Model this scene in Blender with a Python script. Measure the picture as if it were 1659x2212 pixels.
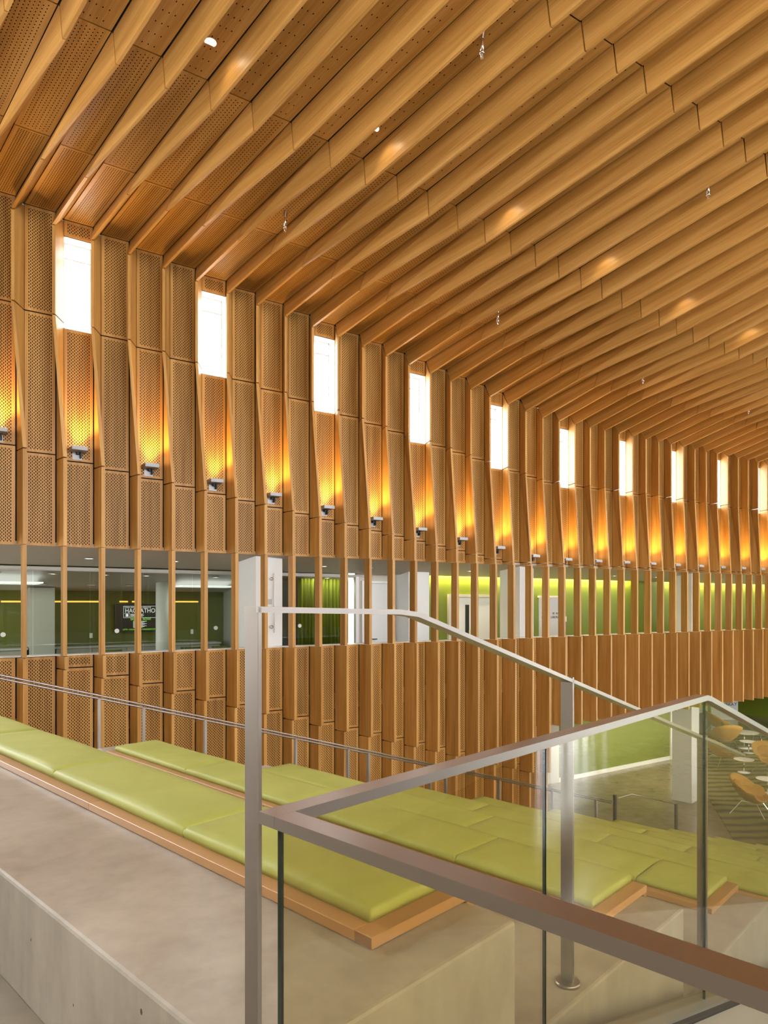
import bpy, bmesh, math, random
from mathutils import Vector, Matrix
random.seed(4)
S = bpy.context.scene
COL = S.collection
for o in list(bpy.data.objects): bpy.data.objects.remove(o, do_unlink=True)

# ------------------------------------------------------------------ camera, sky, exposure
E = 6.5                                   # eye height above the lounge floor
cam = bpy.data.cameras.new('camera'); cam.sensor_fit = 'VERTICAL'; cam.sensor_height = 36.0
cam.lens = 36.0 * 1475.0 / 2212.0; cam.shift_y = 196.5 / 2212.0; cam.clip_start = 0.05; cam.clip_end = 300
co = bpy.data.objects.new('camera', cam); COL.objects.link(co)
co.location = (0, 0, E)
co.rotation_euler = (math.pi / 2, 0, math.atan2(-0.5439, 0.8391))
S.camera = co
w = bpy.data.worlds.new('overcast_sky'); S.world = w; w.use_nodes = True
bg = w.node_tree.nodes['Background']; bg.inputs[0].default_value = (0.93, 0.97, 1.0, 1); bg.inputs[1].default_value = 5.6
S.view_settings.view_transform = 'Standard'; S.view_settings.look = 'None'
S.view_settings.gamma = 1.0; S.view_settings.use_curve_mapping = False
S.view_settings.exposure = 1.5
S.cycles.use_denoising = True; S.cycles.use_adaptive_sampling = True; S.cycles.adaptive_threshold = 0.025
S.cycles.max_bounces = 7; S.cycles.diffuse_bounces = 3; S.cycles.glossy_bounces = 3; S.cycles.transparent_max_bounces = 16
S.cycles.sample_clamp_indirect = 6.0

# ------------------------------------------------------------------ helpers
U = Vector((-0.2305, 0.9731, 0)); V = Vector((0.9731, 0.2305, 0)); Z = Vector((0, 0, 1))
AX = (Vector((1, 0, 0)), Vector((0, 1, 0)), Z); UVZ = (U, V, Z)
M = {}

def tag(o, label=None, cat=None, group=None, kind=None):
    if label: o['label'] = label
    if cat: o['category'] = cat
    if group: o['group'] = group
    if kind: o['kind'] = kind
    return o

def empty(name, loc=(0, 0, 0), label=None, cat=None, group=None, kind=None):
    o = bpy.data.objects.new(name, None); COL.objects.link(o); o.location = loc; o.empty_display_size = 0.1
    return tag(o, label, cat, group, kind)

def base_inv(p):
    return Matrix.Translation(-p.location) if p.type == 'EMPTY' else Matrix.Identity(4)

def link(name, me, mat, parent=None):
    if mat is not None and not me.materials: me.materials.append(M[mat] if isinstance(mat, str) else mat)
    o = bpy.data.objects.new(name, me); COL.objects.link(o)
    if parent is not None:
        o.parent = parent; o.matrix_parent_inverse = base_inv(parent)
    return o

def raw(name, verts, faces, mat, parent=None, uv=None, uv2=None, smooth=False):
    me = bpy.data.meshes.new(name); me.from_pydata([tuple(v) for v in verts], [], faces)
    if uv is not None:
        l = me.uv_layers.new(name='UVMap'); l.data.foreach_set('uv', [c for p in uv for c in p])
    if uv2 is not None:
        l = me.uv_layers.new(name='UV2'); l.data.foreach_set('uv', [c for p in uv2 for c in p])
    if smooth: me.polygons.foreach_set('use_smooth', [True] * len(me.polygons))
    me.update()
    return link(name, me, mat, parent)

def box_uv(bm, axes=AX, grain=None):
    l = bm.loops.layers.uv.verify()
    for f in bm.faces:
        n = f.normal; k = max(range(3), key=lambda a: abs(n.dot(axes[a])))
        a, b = [i for i in range(3) if i != k]
        if grain is not None and a == grain: a, b = b, a
        for lp in f.loops: lp[l].uv = (axes[a].dot(lp.vert.co), axes[b].dot(lp.vert.co))

def bm_box(bm, a0, a1, b0, b1, c0, c1, axes=AX):
    vs = [bm.verts.new(axes[0] * a + axes[1] * b + axes[2] * c) for c in (c0, c1) for a, b in ((a0, b0), (a1, b0), (a1, b1), (a0, b1))]
    for f in ((3, 2, 1, 0), (4, 5, 6, 7), (0, 1, 5, 4), (1, 2, 6, 5), (2, 3, 7, 6), (3, 0, 4, 7)): bm.faces.new([vs[i] for i in f])

def bm_done(name, bm, mat, parent=None, axes=AX, grain=None, smooth=False, bevel=0.0, seg=2):
    bmesh.ops.recalc_face_normals(bm, faces=bm.faces[:])
    if bevel: bmesh.ops.bevel(bm, geom=bm.edges[:], offset=bevel, segments=seg, affect='EDGES', profile=0.5, clamp_overlap=True)
    bm.normal_update(); box_uv(bm, axes, grain)
    me = bpy.data.meshes.new(name); bm.to_mesh(me); bm.free()
    if smooth: me.polygons.foreach_set('use_smooth', [True] * len(me.polygons))
    return link(name, me, mat, parent)

def box(name, a0, a1, b0, b1, c0, c1, mat, parent=None, axes=AX, grain=None, bevel=0.0, seg=2):
    bm = bmesh.new(); bm_box(bm, a0, a1, b0, b1, c0, c1, axes)
    return bm_done(name, bm, mat, parent, axes, grain, bevel=bevel, seg=seg)

def bm_tube(bm, pts, r, n=10, r2=None):
    pts = [Vector(p) for p in pts]; rings = []
    for k, p in enumerate(pts):
        d = (pts[min(k + 1, len(pts) - 1)] - pts[max(k - 1, 0)]).normalized()
        s = d.cross(Z if abs(d.z) < 0.9 else Vector((1, 0, 0))).normalized(); t = s.cross(d)
        rr = r if r2 is None else r + (r2 - r) * k / (len(pts) - 1)
        rings.append([bm.verts.new(p + (s * math.cos(q) + t * math.sin(q)) * rr) for q in (2 * math.pi * j / n for j in range(n))])
    for a, b in zip(rings, rings[1:]):
        for j in range(n): bm.faces.new((a[j], a[(j + 1) % n], b[(j + 1) % n], b[j]))
    bm.faces.new(rings[0][::-1]); bm.faces.new(rings[-1])

def bm_lathe(bm, prof, n=20, c=(0, 0, 0)):
    c = Vector(c); rings = []
    for r, z in prof:
        rings.append([bm.verts.new(c + Vector((r * math.cos(q), r * math.sin(q), z))) for q in (2 * math.pi * j / n for j in range(n))])
    for a, b in zip(rings, rings[1:]):
        for j in range(n): bm.faces.new((a[j], a[(j + 1) % n], b[(j + 1) % n], b[j]))
    bm.faces.new(rings[0][::-1]); bm.faces.new(rings[-1])

def tube(name, pts, r, mat, parent=None, n=10, r2=None):
    bm = bmesh.new(); bm_tube(bm, pts, r, n, r2); return bm_done(name, bm, mat, parent, smooth=n > 6)

def lathe(name, prof, mat, parent=None, n=20, c=(0, 0, 0), smooth=True):
    bm = bmesh.new(); bm_lathe(bm, prof, n, c)
    o = bm_done(name, bm, mat, parent)
    if smooth: o.data.polygons.foreach_set('use_smooth', [len(p.vertices) == 4 for p in o.data.polygons])
    return o

def loft(name, A, B, mat, parent=None, cap=True):
    """hexahedron between two four-point sections, the grain along its length"""
    A = [Vector(p) for p in A]; B = [Vector(p) for p in B]; n = 4
    off = [0.0]
    for j in range(n): off.append(off[-1] + (A[(j + 1) % n] - A[j]).length)
    L = sum(((B[j] - A[j]).length for j in range(n))) / n; r = random.random() * 7
    faces, uv = [], []
    for j in range(n):
        k = (j + 1) % n; faces.append((j, k, n + k, n + j)); uv += [(off[j] + r, r), (off[j + 1] + r, r), (off[j + 1] + r, L + r), (off[j] + r, L + r)]
    faces.append((3, 2, 1, 0)); uv += [(0, 0), (.1, 0), (.1, .1), (0, .1)]
    faces.append((4, 5, 6, 7)); uv += [(0, 0), (.1, 0), (.1, .1), (0, .1)]
    return raw(name, A + B, faces, mat, parent, uv)

def panel(name, a, b, c, d, thick, mat, parent):
    """flat board a-b-c-d (a,b at its start, d,c at its end), uv in metres, uv2 measured from the far end"""
    a, b, c, d = map(Vector, (a, b, c, d)); n = (b - a).cross(d - a).normalized() * thick
    W = (b - a).length; L = (d - a).length
    vs = [a, b, c, d, a + n, b + n, c + n, d + n]
    faces = [(0, 1, 2, 3), (7, 6, 5, 4), (0, 4, 5, 1), (1, 5, 6, 2), (2, 6, 7, 3), (3, 7, 4, 0)]
    q = [(0, 0), (W, 0), (W, L), (0, L)]; q2 = [(0, L), (W, L), (W, 0), (0, 0)]; e = [(0, 0)] * 4
    return raw(name, vs, faces, mat, parent, q + e * 5, q2 + e * 5)

def copy_tree(o, parent=None):
    c = o.copy(); COL.objects.link(c); c.parent = parent
    for ch in o.children: copy_tree(ch, c)
    return c

def text(name, s, size, mat, parent, loc, xdir, ydir, align='LEFT', ext=0.002, sx=1.0):
    cu = bpy.data.curves.new(name, 'FONT'); cu.body = s; cu.size = size; cu.align_x = align; cu.extrude = ext
    t = bpy.data.objects.new(name, cu); COL.objects.link(t)
    bpy.context.view_layer.update()
    me = bpy.data.meshes.new_from_object(t.evaluated_get(bpy.context.evaluated_depsgraph_get()))
    bpy.data.objects.remove(t, do_unlink=True)
    X, Y = Vector(xdir).normalized(), Vector(ydir).normalized(); n = X.cross(Y)
    mt = Matrix(((X.x * sx, Y.x, n.x, loc[0]), (X.y * sx, Y.y, n.y, loc[1]), (X.z * sx, Y.z, n.z, loc[2]), (0, 0, 0, 1)))
    me.transform(mt); me.name = name
    return link(name, me, mat, parent)

# ------------------------------------------------------------------ materials
class NB:
    def __init__(s, name):
        s.m = bpy.data.materials.new(name); s.m.use_nodes = True; s.t = s.m.node_tree
        s.b = s.t.nodes['Principled BSDF']; s.out = s.t.nodes['Material Output']; M[name] = s.m
    def n(s, typ, **kw):
        x = s.t.nodes.new(typ)
        for k, v in kw.items(): setattr(x, k, v)
        return x
    def l(s, a, b): s.t.links.new(a, b)
    def put(s, sock, v):
        if hasattr(v, 'links'): s.l(v, sock)
        else: sock.default_value = v
    def math(s, op, a, b=0.0, c=None):
        x = s.n('ShaderNodeMath', operation=op); s.put(x.inputs[0], a); s.put(x.inputs[1], b)
        if c is not None: s.put(x.inputs[2], c)
        return x.outputs[0]
    def mix(s, f, a, b):
        x = s.n('ShaderNodeMix', data_type='RGBA'); s.put(x.inputs[0], f); s.put(x.inputs[6], a); s.put(x.inputs[7], b); return x.outputs[2]
    def ramp(s, f, stops):
        x = s.n('ShaderNodeValToRGB'); s.put(x.inputs[0], f); e = x.color_ramp.elements
        while len(e) < len(stops): e.new(0.5)
        for q, (p, c) in zip(e, stops): q.position = p; q.color = (*c, 1)
        return x.outputs[0]
    def noise(s, vec, scale, detail=3.0, rough=0.55):
        x = s.n('ShaderNodeTexNoise'); s.l(vec, x.inputs[0]); x.inputs['Scale'].default_value = scale; x.inputs['Detail'].default_value = detail; x.inputs['Roughness'].default_value = rough
        return x.outputs[0]
    def mapping(s, vec, sc):
        x = s.n('ShaderNodeMapping'); s.l(vec, x.inputs[0]); x.inputs['Scale'].default_value = sc; return x.outputs[0]
    def bump(s, h, strength, dist=0.01):
        x = s.n('ShaderNodeBump'); x.inputs['Strength'].default_value = strength; x.inputs['Distance'].default_value = dist; s.l(h, x.inputs['Height']); s.l(x.outputs[0], s.b.inputs['Normal'])
    def set(s, **kw):
        for k, v in kw.items(): s.put(s.b.inputs[k.replace('_', ' ')], v)
        return s

def plain(name, c, rough=0.5, metal=0.0, **kw):
    b = NB(name); b.set(Base_Color=(*c, 1), Roughness=rough, Metallic=metal, **kw); return b

def wood(name, dark, mid, light, rough=0.42, holes=None):
    b = NB(name); uv = b.n('ShaderNodeUVMap', uv_map='UVMap').outputs[0]
    rnd = b.n('ShaderNodeObjectInfo').outputs['Random']
    comb = b.n('ShaderNodeCombineXYZ'); b.l(rnd, comb.inputs[2]); add = b.n('ShaderNodeVectorMath', operation='MULTIPLY_ADD')
    b.l(comb.outputs[0], add.inputs[0]); add.inputs[1].default_value = (0, 0, 40); b.l(uv, add.inputs[2])
    v = add.outputs[0]
    g1 = b.noise(b.mapping(v, (55, 1.1, 1)), 1.0, 4, 0.6); g2 = b.noise(b.mapping(v, (7, 0.35, 1)), 1.0, 2)
    f = b.math('ADD', b.math('MULTIPLY', g1, 0.45), b.math('MULTIPLY', g2, 0.55))
    col = b.ramp(f, [(0.34, dark), (0.5, mid), (0.66, light)])
    k = b.math('ADD', b.math('MULTIPLY', rnd, 0.22), 0.89)
    hs = b.n('ShaderNodeHueSaturation'); b.l(col, hs.inputs['Color']); b.l(k, hs.inputs['Value']); col = hs.outputs[0]
    if holes:
        px, py, hw, hh, mu, mv, W, stag, rnd_ = holes
        sep = b.n('ShaderNodeSeparateXYZ'); b.l(uv, sep.inputs[0]); u, vv = sep.outputs[0], sep.outputs[1]
        s2 = b.n('ShaderNodeSeparateXYZ'); b.l(b.n('ShaderNodeUVMap', uv_map='UV2').outputs[0], s2.inputs[0]); v2 = s2.outputs[1]
        us = b.math('DIVIDE', b.math('SUBTRACT', u, mu), px); cidx = b.math('FLOOR', us)
        fx = b.math('MULTIPLY', b.math('SUBTRACT', b.math('FRACT', us), 0.5), px)
        vs = b.math('DIVIDE', vv, py)
        if stag: vs = b.math('ADD', vs, b.math('MULTIPLY', b.math('FLOORED_MODULO', cidx, 2.0), 0.5))
        fy = b.math('MULTIPLY', b.math('SUBTRACT', b.math('FRACT', vs), 0.5), py)
        if rnd_:
            d = b.math('SQRT', b.math('ADD', b.math('MULTIPLY', fx, fx), b.math('POWER', b.math('MULTIPLY', fy, hw / hh), 2.0))); mask = b.math('LESS_THAN', d, hw)
        else:
            mask = b.math('MULTIPLY', b.math('LESS_THAN', b.math('ABSOLUTE', fx), hw), b.math('LESS_THAN', b.math('ABSOLUTE', fy), hh))
        for c in (b.math('GREATER_THAN', u, mu), b.math('LESS_THAN', u, W - mu), b.math('GREATER_THAN', vv, mv), b.math('GREATER_THAN', v2, mv)): mask = b.math('MULTIPLY', mask, c)
        col = b.mix(mask, col, (0.006, 0.004, 0.003, 1))
        b.set(Roughness=b.math('ADD', b.math('MULTIPLY', mask, 0.5), rough)); b.set(Specular_IOR_Level=b.math('SUBTRACT', 0.35, b.math('MULTIPLY', mask, 0.35)))
    else:
        b.set(Roughness=rough)
    b.set(Base_Color=col); b.bump(g1, 0.06, 0.004)
    if not holes: b.set(Specular_IOR_Level=0.35)
    return b

WD, WM, WL = (0.38, 0.176, 0.036), (0.51, 0.260, 0.064), (0.62, 0.345, 0.105)
wood('oak', WD, WM, WL)
PW = 0.469
wood('oak_slotted', WD, WM, WL, holes=(0.0262, 0.056, 0.0066, 0.0175, 0.051, 0.045, PW, True, False))
wood('oak_holes_dense', WD, WM, WL, holes=(0.033, 0.036, 0.0078, 0.0095, 0.05, 0.04, PW, False, True))
wood('oak_holes_mid', WD, WM, WL, holes=(0.047, 0.056, 0.0075, 0.0095, 0.05, 0.05, PW, True, True))
wood('oak_holes_sparse', WD, WM, WL, holes=(0.075, 0.19, 0.0068, 0.0125, 0.09, 0.06, PW, False, True))
wood('bench_oak', (0.36, 0.18, 0.07), (0.47, 0.25, 0.10), (0.56, 0.32, 0.14), rough=0.4)
wood('end_grain', (0.20, 0.085, 0.03), (0.27, 0.125, 0.045), (0.33, 0.16, 0.06), rough=0.5)
plain('felt', (0.010, 0.008, 0.007), 0.95)

def concrete(name, a, b_, rough, holes=True, scale=1.0):
    b = NB(name); v = b.n('ShaderNodeTexCoord').outputs['Object']
    n1 = b.noise(v, 1.6 * scale, 6, 0.62); n2 = b.noise(b.mapping(v, (1, 1, 0.25)), 7 * scale, 5, 0.6)
    f = b.math('ADD', b.math('MULTIPLY', n1, 0.6), b.math('MULTIPLY', n2, 0.4))
    col = b.ramp(f, [(0.34, a), (0.62, b_)])
    if holes:
        vo = b.n('ShaderNodeTexVoronoi'); b.l(b.mapping(v, (1, 1, 0.7)), vo.inputs[0]); vo.inputs['Scale'].default_value = 11.0
        sc = b.n('ShaderNodeSeparateColor'); b.l(vo.outputs['Color'], sc.inputs[0])
        rad = b.math('MULTIPLY', b.math('SUBTRACT', sc.outputs[0], 0.66), 0.26)
        pit = b.math('LESS_THAN', vo.outputs['Distance'], rad)
        geo = b.n('ShaderNodeNewGeometry'); sn = b.n('ShaderNodeSeparateXYZ'); b.l(geo.outputs['Normal'], sn.inputs[0])
        side = b.math('LESS_THAN', b.math('ABSOLUTE', sn.outputs[2]), 0.97); pit = b.math('MULTIPLY', pit, side)
        col = b.mix(pit, col, (0.05, 0.045, 0.04, 1))
        rough = b.math('ADD', b.math('MULTIPLY', side, 0.35), rough)
        b.set(Roughness=rough)
    else:
        b.set(Roughness=b.math('ADD', b.math('MULTIPLY', n2, 0.2), rough))
    b.set(Base_Color=col); b.bump(n2, 0.08, 0.01)
concrete('concrete', (0.27, 0.225, 0.175), (0.43, 0.375, 0.30), 0.30)
concrete('floor_concrete', (0.14, 0.104, 0.06), (0.27, 0.21, 0.135), 0.06, holes=False, scale=0.5)
concrete('landing_concrete', (0.15, 0.11, 0.065), (0.26, 0.20, 0.125), 0.3, holes=False)
plain('white_paint', (0.82, 0.82, 0.80), 0.5)
plain('warm_white', (0.62, 0.57, 0.48), 0.6)
plain('soffit_paint', (0.50, 0.45, 0.37), 0.7)
plain('grey_paint', (0.36, 0.34, 0.30), 0.6)
plain('light_grey', (0.50, 0.48, 0.45), 0.4)
plain('channel_grey', (0.26, 0.25, 0.24), 0.35, 0.5); plain('stringer_grey', (0.34, 0.325, 0.30), 0.5)
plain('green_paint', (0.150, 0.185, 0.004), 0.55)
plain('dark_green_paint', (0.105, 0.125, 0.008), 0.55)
plain('black', (0.008, 0.008, 0.008), 0.25)
plain('rubber', (0.02, 0.02, 0.02), 0.6)
plain('chrome', (0.82, 0.80, 0.78), 0.12, 1.0)
plain('lamp_plate', (0.42, 0.42, 0.43), 0.4, 0.2)
plain('lamp_grey', (0.32, 0.32, 0.33), 0.45, 0.3)
plain('table_white', (0.85, 0.84, 0.80), 0.25)
plain('ochre_felt', (0.50, 0.255, 0.04), 0.85)
plain('ochre_dark', (0.42, 0.205, 0.03), 0.85)
plain('olive_plastic', (0.05, 0.09, 0.012), 0.5)
plain('frame_white', (0.85, 0.85, 0.84), 0.4)
plain('sign_grey', (0.16, 0.16, 0.15), 0.5)
b = plain('steel', (0.40, 0.37, 0.345), 0.34, 1.0)
v = b.n('ShaderNodeTexCoord').outputs['Object']; n = b.noise(b.mapping(v, (150, 150, 150)), 4.0, 2)
b.set(Roughness=b.math('ADD', b.math('MULTIPLY', n, 0.10), 0.30))
b = NB('cushion_vinyl'); v = b.n('ShaderNodeTexCoord').outputs['Object']
n = b.noise(v, 3.0, 3); b.set(Base_Color=b.ramp(n, [(0.3, (0.36, 0.37, 0.075)), (0.7, (0.42, 0.43, 0.10))]), Roughness=0.58, Specular_IOR_Level=0.35); b.bump(b.noise(v, 9.0, 2), 0.10, 0.02)
b = NB('curtain_cloth'); v = b.n('ShaderNodeTexCoord').outputs['Object']; n = b.noise(b.mapping(v, (30, 30, 1)), 1.0, 2)
b.set(Base_Color=b.ramp(n, [(0.3, (0.16, 0.19, 0.012)), (0.7, (0.24, 0.28, 0.02))]), Roughness=0.9)
b = NB('rug_stripes'); v = b.n('ShaderNodeTexCoord').outputs['Object']
wv = b.n('ShaderNodeTexWave', wave_type='BANDS', bands_direction='Y'); b.l(b.mapping(v, (1, 1, 1)), wv.inputs[0]); mp = wv.inputs[0].links[0].from_node
mp.inputs['Rotation'].default_value = (0, 0, 0.57); wv.inputs['Scale'].default_value = 0.55; wv.inputs['Distortion'].default_value = 5.0; wv.inputs['Detail'].default_value = 3.0; wv.inputs['Detail Scale'].default_value = 0.7
n = b.noise(v, 60, 2); f = b.math('ADD', b.math('MULTIPLY', wv.outputs['Fac'], 0.8), b.math('MULTIPLY', n, 0.2))
b.set(Base_Color=b.ramp(f, [(0.15, (0.035, 0.024, 0.007)), (0.35, (0.10, 0.074, 0.016)), (0.75, (0.16, 0.125, 0.025))]), Roughness=0.95)
plain('rug_green', (0.20, 0.22, 0.04), 0.95)

def glass(name, tint, refl=0.042):
    b = NB(name); t = b.t; t.nodes.remove(b.b)
    tr = b.n('ShaderNodeBsdfTransparent'); tr.inputs[0].default_value = (*tint, 1); gl = b.n('ShaderNodeBsdfGlossy'); gl.inputs['Roughness'].default_value = 0.0
    lw = b.n('ShaderNodeLayerWeight'); lw.inputs[0].default_value = 0.5; mx = b.n('ShaderNodeMixShader')
    fr = b.math('ADD', b.math('MULTIPLY', b.math('POWER', lw.outputs['Facing'], 5.0), 0.9), refl)
    b.l(fr, mx.inputs[0]); b.l(tr.outputs[0], mx.inputs[1]); b.l(gl.outputs[0], mx.inputs[2]); b.l(mx.outputs[0], b.out.inputs[0])
glass('clear_glass', (0.95, 0.93, 0.85)); glass('window_glass', (0.97, 0.98, 0.98), 0.03); glass('room_glass', (0.80, 0.83, 0.78))
plain('glass_edge', (0.006, 0.018, 0.014), 0.1)

def glow(name, c, st):
    b = NB(name); b.set(Base_Color=(*c, 1), Emission_Color=(*c, 1), Emission_Strength=st)
glow('lamp_lens', (1.0, 0.90, 0.72), 5.0); glow('amber_reflection_glow', (1.0, 0.50, 0.06), 0.7); glow('cove_strip', (1.0, 0.86, 0.42), 3.0)
glow('screen_white', (0.9, 0.92, 0.95), 0.3); glow('screen_green', (0.25, 0.95, 0.05), 0.3); glow('skylight_white', (0.95, 0.97, 1.0), 0.4); glow('screen_black', (0.006, 0.006, 0.007), 0.1)

def area(name, parent, loc, sx, sy, power, c, direction, spread=math.pi):
    l = bpy.data.lights.new(name, 'AREA'); l.shape = 'RECTANGLE'; l.size = sx; l.size_y = sy; l.energy = power; l.color = c; l.spread = spread
    o = bpy.data.objects.new(name, l); COL.objects.link(o); o.location = loc
    o.rotation_euler = Vector(direction).to_track_quat('-Z', 'Y').to_euler()
    if parent is not None: o.parent = parent; o.matrix_parent_inverse = base_inv(parent)
    return o

# ------------------------------------------------------------------ the timber wall
D = 13.0; X0 = 1.063; PITCH = 0.61; N0, N1 = -4, 43
Xi = lambda i: X0 + PITCH * i
cl = lambda i: min(max(i, -9), 20)
z_eave = lambda i: E + 6.84 - 0.0815 * cl(i)
z_k1 = lambda i: E + 4.96 - 0.086 * cl(i)
z_k2 = lambda i: E + max(1.05, 2.563 - 0.0855 * cl(i))
z_step = lambda i: E - 0.955 - 0.1795 * i
OT, OB = E + 0.98, E - 0.915
LOW = E - 3.30
WINDOW_BAYS = set(range(1, 43, 4))
G = 0.010
z_aisle = lambda x: E - 2.15 - 0.29 * x

def fin_sec(i, z, fl, fr, p, b1=0.115):
    x = Xi(i); return [(x, D + 0.01, z), (x + b1, D + 0.01, z), (x + fr, D - p, z), (x + fl, D - p, z)]

# dark backing behind the boards, left open where the clerestory windows are and along the gallery
bm = bmesh.new()
for i in range(N0, N1):
    xa, xb = Xi(i), Xi(i + 1); top = z_eave(i + 1) + 0.3
    if i in WINDOW_BAYS:
        bm_box(bm, xa, xb, D + 0.05, D + 0.30, OT, z_k1(i) - 0.09); bm_box(bm, xa, xb, D + 0.05, D + 0.30, z_k1(i) + 1.52, top)
        bm_box(bm, xa - 0.0, xa + 0.09, D + 0.05, D + 0.30, z_k1(i) - 0.09, z_k1(i) + 1.52); bm_box(bm, xb + 0.012, xb + 0.03, D + 0.05, D + 0.30, z_k1(i) - 0.09, z_k1(i) + 1.52)
    else: bm_box(bm, xa, xb, D + 0.05, D + 0.30, OT, top)
    bm_box(bm, xa, xb, D + 0.05, D + 0.30, 0.0 if i < 20 else LOW + 0.02, OB)
bm_box(bm, Xi(N1), 44.0, D + 0.0, D + 0.3, LOW, OB); bm_box(bm, Xi(N1), 44.0, D + 0.0, D + 0.3, OT, E + 5.5)
wall = tag(bm_done('wall_left', bm, 'felt'), 'tall oak slat wall of fins and slotted boards with dark joints', 'wall', kind='structure')
for i in range(N0, N1 + 1):
    ze, k1, k2 = z_eave(i), z_k1(i), z_k2(i)
    up = (-0.108, -0.058, 0.30); lo = (0.065, 0.125, 0.30)
    top = fin_sec(i, ze, *up); top[0] = (top[0][0], top[0][1], ze); top[1] = (top[1][0], top[1][1], z_eave(i + 1)); top[2] = (top[2][0], top[2][1], ze - 0.372); top[3] = (top[3][0], top[3][1], ze - 0.372)
    loft('fin', fin_sec(i, k1 + G, *up), [Vector(p) - Vector((0, 0, 2 * G)) for p in top], 'oak', wall)
    loft('fin', fin_sec(i, k2 + G, *lo), fin_sec(i, k1 - G, *up), 'oak', wall)
    loft('fin', fin_sec(i, OT - 0.005, *lo), fin_sec(i, k2 - G, *lo), 'oak', wall)
    x = Xi(i)
    loft('post', [(x + 0.05, D - 0.13, OB + 0.012), (x + 0.12, D - 0.13, OB + 0.012), (x + 0.12, D - 0.335, OB + 0.012), (x + 0.055, D - 0.335, OB + 0.012)],
         [(x + 0.05, D - 0.13, OT - 0.017), (x + 0.12, D - 0.13, OT - 0.017), (x + 0.12, D - 0.335, OT - 0.017), (x + 0.055, D - 0.335, OT - 0.017)], 'oak', wall)
    big = (0.075, 0.135, 0.37); small = (0.068, 0.125, 0.27)
    if i < 21:
        zs = (OB if i < 1 else z_step(i)) if i < 20 else E - 4.45
        foot = max(0.0, z_aisle(x) - 0.4) if i < 20 else 0.0
        if zs < OB - 0.02: loft('fin', fin_sec(i, zs + G, *big), fin_sec(i, OB, *big), 'oak', wall)
        loft('fin', fin_sec(i, foot, *small), fin_sec(i, min(zs, OB + G) - G, *small), 'oak', wall)
    else: loft('fin', fin_sec(i, LOW, *big), fin_sec(i, OB, *big), 'oak', wall)
    if i == N1: continue
    a, c = x + 0.119, Xi(i + 1) - 0.022; y = D
    def board(z0, z1): panel('panel', (a, y, z0), (c, y, z0), (c, y, z1), (a, y, z1), -0.02, 'oak_slotted', wall)
    if i in WINDOW_BAYS:
        board(k1 + 1.53, z_eave(i + 1) - 0.008); board(k2 + G, k1 - 0.10)
    else: board(k1 + G, z_eave(i + 1) - 0.008); board(k2 + G, k1 - G)
    if k2 - OT > 0.12: board(OT, k2 - G)
    if i < 20:
        zs = OB if i < 1 else z_step(i)
        if zs < OB - 0.05: board(zs + G, OB)
        board(max(0.0, z_aisle(x) - 0.4), zs - G)
    else: board(LOW, OB)

n_win = 0
for i in sorted(WINDOW_BAYS):
    if i > 41: continue
    n_win += 1; a, c = Xi(i) + 0.115, Xi(i + 1); zb, zt = z_k1(i) - 0.09, z_k1(i) + 1.52
    wo = empty('window_%d' % n_win, ((a + c) / 2, D + 0.1, zb), 'narrow white clerestory window high in the oak wall, number %s along' % n_win, 'window', 'clerestory windows', 'structure')
    wo['label'] = 'narrow bright clerestory window set between two oak fins'
    bm = bmesh.new(); f = 0.03
    for q in ((a, a + f, zb, zt), (c - f, c, zb, zt), (a + f, c - f, zb, zb + f), (a + f, c - f, zt - f, zt), (a + f, c - f, zt - 0.30, zt - 0.27)): bm_box(bm, q[0], q[1], D + 0.24, D + 0.29, q[2], q[3])
    bm_done('frame', bm, 'light_grey', wo)
    box('pane', a + f, c - f, D + 0.262, D + 0.268, zb + f, zt - 0.30, 'window_glass', wo); box('pane', a + f, c - f, D + 0.262, D + 0.268, zt - 0.27, zt - f, 'window_glass', wo)
    bm = bmesh.new(); bm_box(bm, a, c, D + 0.02, D + 0.31, zb, zb + 0.012); bm_box(bm, a, c, D + 0.02, D + 0.31, zt - 0.012, zt); bm_box(bm, a, a + 0.012, D + 0.02, D + 0.31, zb, zt); bm_box(bm, c - 0.012, c, D + 0.012, D + 0.31, zb, zt)
    bm_done('reveal', bm, 'white_paint', wo)

# ------------------------------------------------------------------ ceiling: beams and boards
ST = [(13.0, 0.0, lambda i: z_eave(i)), (11.25, 0.32, lambda i: E + 6.955 - 0.0645 * cl(i)), (9.0, 0.735, lambda i: E + 7.13 - 0.048 * cl(i)),
      (5.80, 1.35, lambda i: E + 7.3525 - 0.0175 * cl(i)), (2.4, 1.99, lambda i: E + 7.3525 - 0.0175 * cl(i) + 3.4 * (0.2225 + 0.0305 * cl(i)) / 3.2), (-7.5, 3.85, lambda i: E + 8.0)]
SEC = [(-0.108, -0.058, 0.372), (-0.152, -0.105, 0.375), (0.034, 0.074, 0.385), (0.070, 0.112, 0.325), (0.07, 0.112, 0.325), (0.07, 0.112, 0.325)]
bm = bmesh.new()
for i in range(N0 - 1, N1):
    for (Ya, sa, za), (Yb, sb, zb) in zip(ST, ST[1:]):
        p = [Vector((Xi(i) + sa, Ya, za(i + 1) + 0.05)), Vector((Xi(i + 1) + sa, Ya, za(i + 1) + 0.05)), Vector((Xi(i + 1) + sb, Yb, zb(i + 1) + 0.05)), Vector((Xi(i) + sb, Yb, zb(i + 1) + 0.05))]
        vs = [bm.verts.new(q) for q in p] + [bm.verts.new(q + Vector((0, 0, 0.35))) for q in p]
        for f in ((3, 2, 1, 0), (4, 5, 6, 7), (0, 1, 5, 4), (1, 2, 6, 5), (2, 3, 7, 6), (3, 0, 4, 7)): bm.faces.new([vs[k] for k in f])
zf = E + 5.3
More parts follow.
